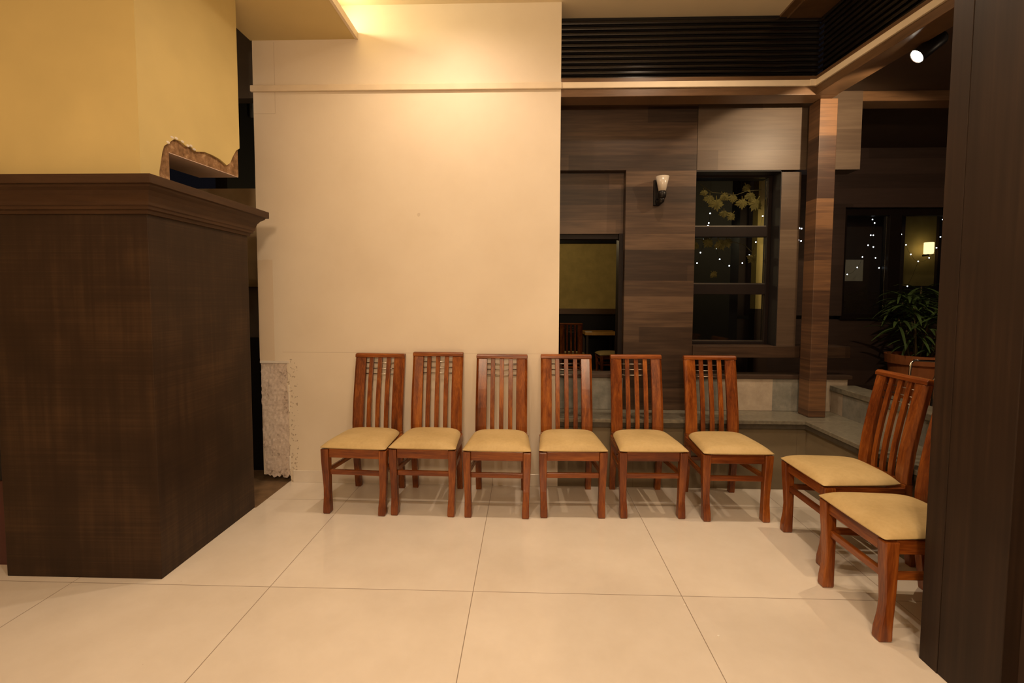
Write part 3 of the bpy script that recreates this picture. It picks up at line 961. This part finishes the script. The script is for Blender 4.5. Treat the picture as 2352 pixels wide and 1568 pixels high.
def make_chair(label, group):
    th = thing('dining_chair', label, 'chair', (0, 0, 0), 0, group)
    for s in (-1, 1):
        prof = [(0.0, 0.186, -0.006, 0.043, 0.050), (0.010, 0.186, -0.006, 0.047, 0.054), (0.05, 0.186, -0.005, 0.046, 0.051), (0.11, 0.188, 0.001, 0.042, 0.044), (0.17, 0.190, 0.004, 0.042, 0.042),
                (0.25, 0.192, 0.002, 0.046, 0.046), (0.34, 0.194, -0.002, 0.049, 0.052), (0.431, 0.195, -0.004, 0.051, 0.056)]
        obj('leg', loft([rect_ring(s * cx, cy, z, wx, wy) for z, cx, cy, wx, wy in prof]), 'chair_v', th, bevel=0.005)
        zs = [0.0, 0.10, 0.20, 0.30, 0.40, 0.445]
        obj('leg', loft([rect_ring(s * (0.168 + 0.0 * z), back_y(z), z, 0.042, 0.040) for z in zs]), 'chair_v', th, bevel=0.004)
        rings = []
        for i in range(13):
            z = 0.4455 + (0.972 - 0.4455) * i / 12
            xo, xi = 0.1875 + 0.001 * (1 - i / 12), 0.108
            yb = back_y(z)
            # front face dished: outer edge stands forward, chamfer at the outer corner
            rings.append([(s * xo, yb - 0.010, z), (s * (xo - 0.018), yb - 0.021, z), (s * xi, yb - 0.014, z), (s * xi, yb + 0.010, z), (s * xo, yb + 0.016, z)])
        obj('back_stile', loft(rings), 'chair_v', th, bevel=0.003)
        obj('side_rail', bx(s * 0.189 - 0.011, s * 0.189 + 0.011, 0.0245, 0.372, 0.372, 0.431), 'chair_d', th, bevel=0.003)
        obj('stretcher', loft([[(s * 0.190 - 0.009, 0.026, 0.262), (s * 0.190 + 0.009, 0.026, 0.262), (s * 0.190 + 0.009, 0.026, 0.294), (s * 0.190 - 0.009, 0.026, 0.294)],
                               [(s * 0.170 - 0.009, back_y(0.26) - 0.0202, 0.250), (s * 0.170 + 0.009, back_y(0.26) - 0.0202, 0.250), (s * 0.170 + 0.009, back_y(0.26) - 0.0202, 0.282), (s * 0.170 - 0.009, back_y(0.26) - 0.0202, 0.282)]]), 'chair_d', th, bevel=0.003)
    obj('front_rail', bx(-0.169, 0.169, -0.016, 0.006, 0.372, 0.431), 'chair_h', th, bevel=0.003)
    obj('stretcher', bx(-0.169, 0.169, -0.006, 0.014, 0.256, 0.288), 'chair_h', th, bevel=0.003)
    obj('stretcher', bx(-0.146, 0.146, back_y(0.25) - 0.008, back_y(0.25) + 0.010, 0.245, 0.275), 'chair_h', th, bevel=0.003)
    obj('back_rail', bx(-0.1465, 0.1465, 0.384, 0.404, 0.378, 0.4445), 'chair_h', th, bevel=0.003)
    yt = back_y(0.986)
    obj('top_rail', loft([[(-0.1885, back_y(0.9725) - 0.022, 0.9725), (0.1885, back_y(0.9725) - 0.022, 0.9725), (0.1885, back_y(0.9725) + 0.017, 0.9725), (-0.1885, back_y(0.9725) + 0.017, 0.9725)],
                          [(-0.1885, yt - 0.022, 0.992), (0.1885, yt - 0.022, 0.992), (0.1885, yt + 0.018, 0.992), (-0.1885, yt + 0.018, 0.992)],
                          [(-0.186, yt - 0.012, 1.002), (0.186, yt - 0.012, 1.002), (0.186, yt + 0.014, 1.002), (-0.186, yt + 0.014, 1.002)]]), 'chair_h', th, bevel=0.004)
    for k in (-1, 0, 1):
        rings = []
        for i in range(13):
            z = 0.4455 + (0.972 - 0.4455) * i / 12
            yb = back_y(z) - 0.004
            hw = 0.0155
            rings.append([(k * 0.0655 - hw, yb - 0.008, z), (k * 0.0655 + hw, yb - 0.008, z), (k * 0.0655 + hw, yb + 0.008, z), (k * 0.0655 - hw, yb + 0.008, z)])
        obj('slat', loft(rings), 'chair_v', th, bevel=0.002)
    obj('lower_rail', bx(-0.1075, 0.1075, back_y(0.455) - 0.014, back_y(0.455) + 0.008, 0.4450, 0.456), 'chair_h', th)
    for i in range(3):
        z = 0.972 - 0.040 * (i + 1)
        obj('rod', tube([(-0.1085, back_y(z) - 0.001, z), (0.1085, back_y(z) - 0.001, z)], 0.0032, 8), 'steel', th, smooth=True)
    # padded seat
    bm = bmesh.new()
    NU, NV = 22, 22
    ys, ye = -0.040, 0.374

    def plan(u, w):
        hw = 0.2245 + (0.194 - 0.2245) * w
        if w > 0.75:
            hw -= 0.022 * ((w - 0.75) / 0.25) ** 2.2
        y = ys + (ye - ys) * w
        y -= 0.004 * (1 - w) * (1 - u * u)
        return u * hw, y

    top, bot = [], []
    for j in range(NV + 1):
        w = j / NV
        rt_, rb_ = [], []
        for i in range(NU + 1):
            u = -1 + 2 * i / NU
            px, py = plan(u, w)
            e = (1 - abs(u) ** 4.5) * (1 - abs(2 * w - 1) ** 5.5)
            dome = 0.041 * max(0, e) ** 0.5 + 0.010 * (1 - u * u) * (1 - (2 * w - 1) ** 2)
            rt_.append(bm.verts.new((px, py, 0.4445 + dome)))
            e2 = max(0, e) ** 0.5
            rb_.append(bm.verts.new((px * (0.985 if True else 1), py, 0.4445 - 0.0125 * min(1, e2 * 2.2))))
        top.append(rt_)
        bot.append(rb_)
    for j in range(NV):
        for i in range(NU):
            bm.faces.new((top[j][i], top[j][i + 1], top[j + 1][i + 1], top[j + 1][i]))
            bm.faces.new((bot[j][i], bot[j + 1][i], bot[j + 1][i + 1], bot[j][i + 1]))
    edge_t = [top[0][i] for i in range(NU + 1)] + [top[j][NU] for j in range(1, NV + 1)] + [top[NV][i] for i in range(NU - 1, -1, -1)] + [top[j][0] for j in range(NV - 1, 0, -1)]
    edge_b = [bot[0][i] for i in range(NU + 1)] + [bot[j][NU] for j in range(1, NV + 1)] + [bot[NV][i] for i in range(NU - 1, -1, -1)] + [bot[j][0] for j in range(NV - 1, 0, -1)]
    n = len(edge_t)
    for i in range(n):
        j = (i + 1) % n
        bm.faces.new((edge_t[j], edge_t[i], edge_b[i], edge_b[j]))
    obj('seat', bm, 'seat', th, smooth=True, subsurf=1)
    return th


GROUP = 'dining chairs lined up along the wall'
feet = [((-1.305, 3.039), (-0.934, 3.015), 'dining chair at the left end of the row, nearest the bare plaster strip', 1.0),
        ((-0.852, 3.031), (-0.487, 3.020), 'dining chair second from the left in the row, against the cream wall', 1.012),
        ((-0.373, 3.018), (-0.001, 3.013), 'dining chair third from the left, last one wholly before the cream wall', 1.0),
        ((0.118, 3.030), (0.489, 3.038), 'dining chair standing across the right edge of the cream wall', 1.0),
        ((0.633, 3.044), (1.004, 3.052), 'dining chair in front of the plank column with the unlit wall lamp', 1.0),
        ((1.154, 3.021), (1.528, 3.023), 'dining chair at the right end of the row, before the three pane window', 1.0),
        ((1.600, 2.889), (1.596, 2.517), 'dining chair turned sideways before the low stone wall, back fully visible', 1.0),
        ((1.496, 2.333), (1.498, 1.962), 'dining chair nearest the camera, partly hidden by the right pillar', 1.0)]
proto = None
for (a, b, lab, zs) in feet:
    cx, cy = (a[0] + b[0]) / 2, (a[1] + b[1]) / 2
    rz = math.atan2(b[1] - a[1], b[0] - a[0])
    if proto is None:
        proto = make_chair(lab, GROUP)
        proto.location = (cx, cy, 0)
        proto.rotation_euler = (0, 0, rz)
    else:
        dup(proto, (cx, cy, 0), rz, lab, GROUP, (1, 1.0 if cx < 0 else (1.02 if cy > 2.95 else 1.045), zs))
# the far dining room's set
FG = 'chairs at the far dining table'
dup(proto, (0.80, 8.35, 0), R(172), 'dim dining chair left of the far table, seen through the opening', FG)
dup(proto, (1.27, 8.30, 0), R(-86), 'dim dining chair right of the far table, its pale seat showing', FG)
ft = thing('dining_table', 'small dim wooden table in the far dining room', 'table', (1.25, 9.0, 0))
obj('tabletop', bx(-0.18, 0.42, -0.30, 0.30, 0.735, 0.79), 'arm_wood', ft, bevel=0.005)
for sx in (-0.14, 0.38):
    for sy in (-0.26, 0.26):
        obj('leg', bx(sx - 0.02, sx + 0.02, sy - 0.02, sy + 0.02, 0, 0.7345), 'dark_brown', ft)
tag(obj('napkin', bx(1.08, 1.20, 8.73, 8.85, 0.791, 0.797), 'crumb'), 'folded white napkin on the far dining table', 'napkin')

# specks of paper on the floor
for i, (px, py, r_) in enumerate(((0.815, 1.956, 0.0055), (0.738, 2.155, 0.004))):
    bm = bmesh.new()
    bmesh.ops.create_icosphere(bm, subdivisions=1, radius=r_, matrix=Matrix.Translation((px, py, 0.0012)) @ Matrix.Diagonal((1, 1, 0.25, 1)))
    tag(obj('paper_scrap', bm, 'crumb'), ['tiny white scrap on the open floor, the one nearer the camera', 'tiny white scrap on the floor, the fainter one farther from the camera'][i], 'scrap')
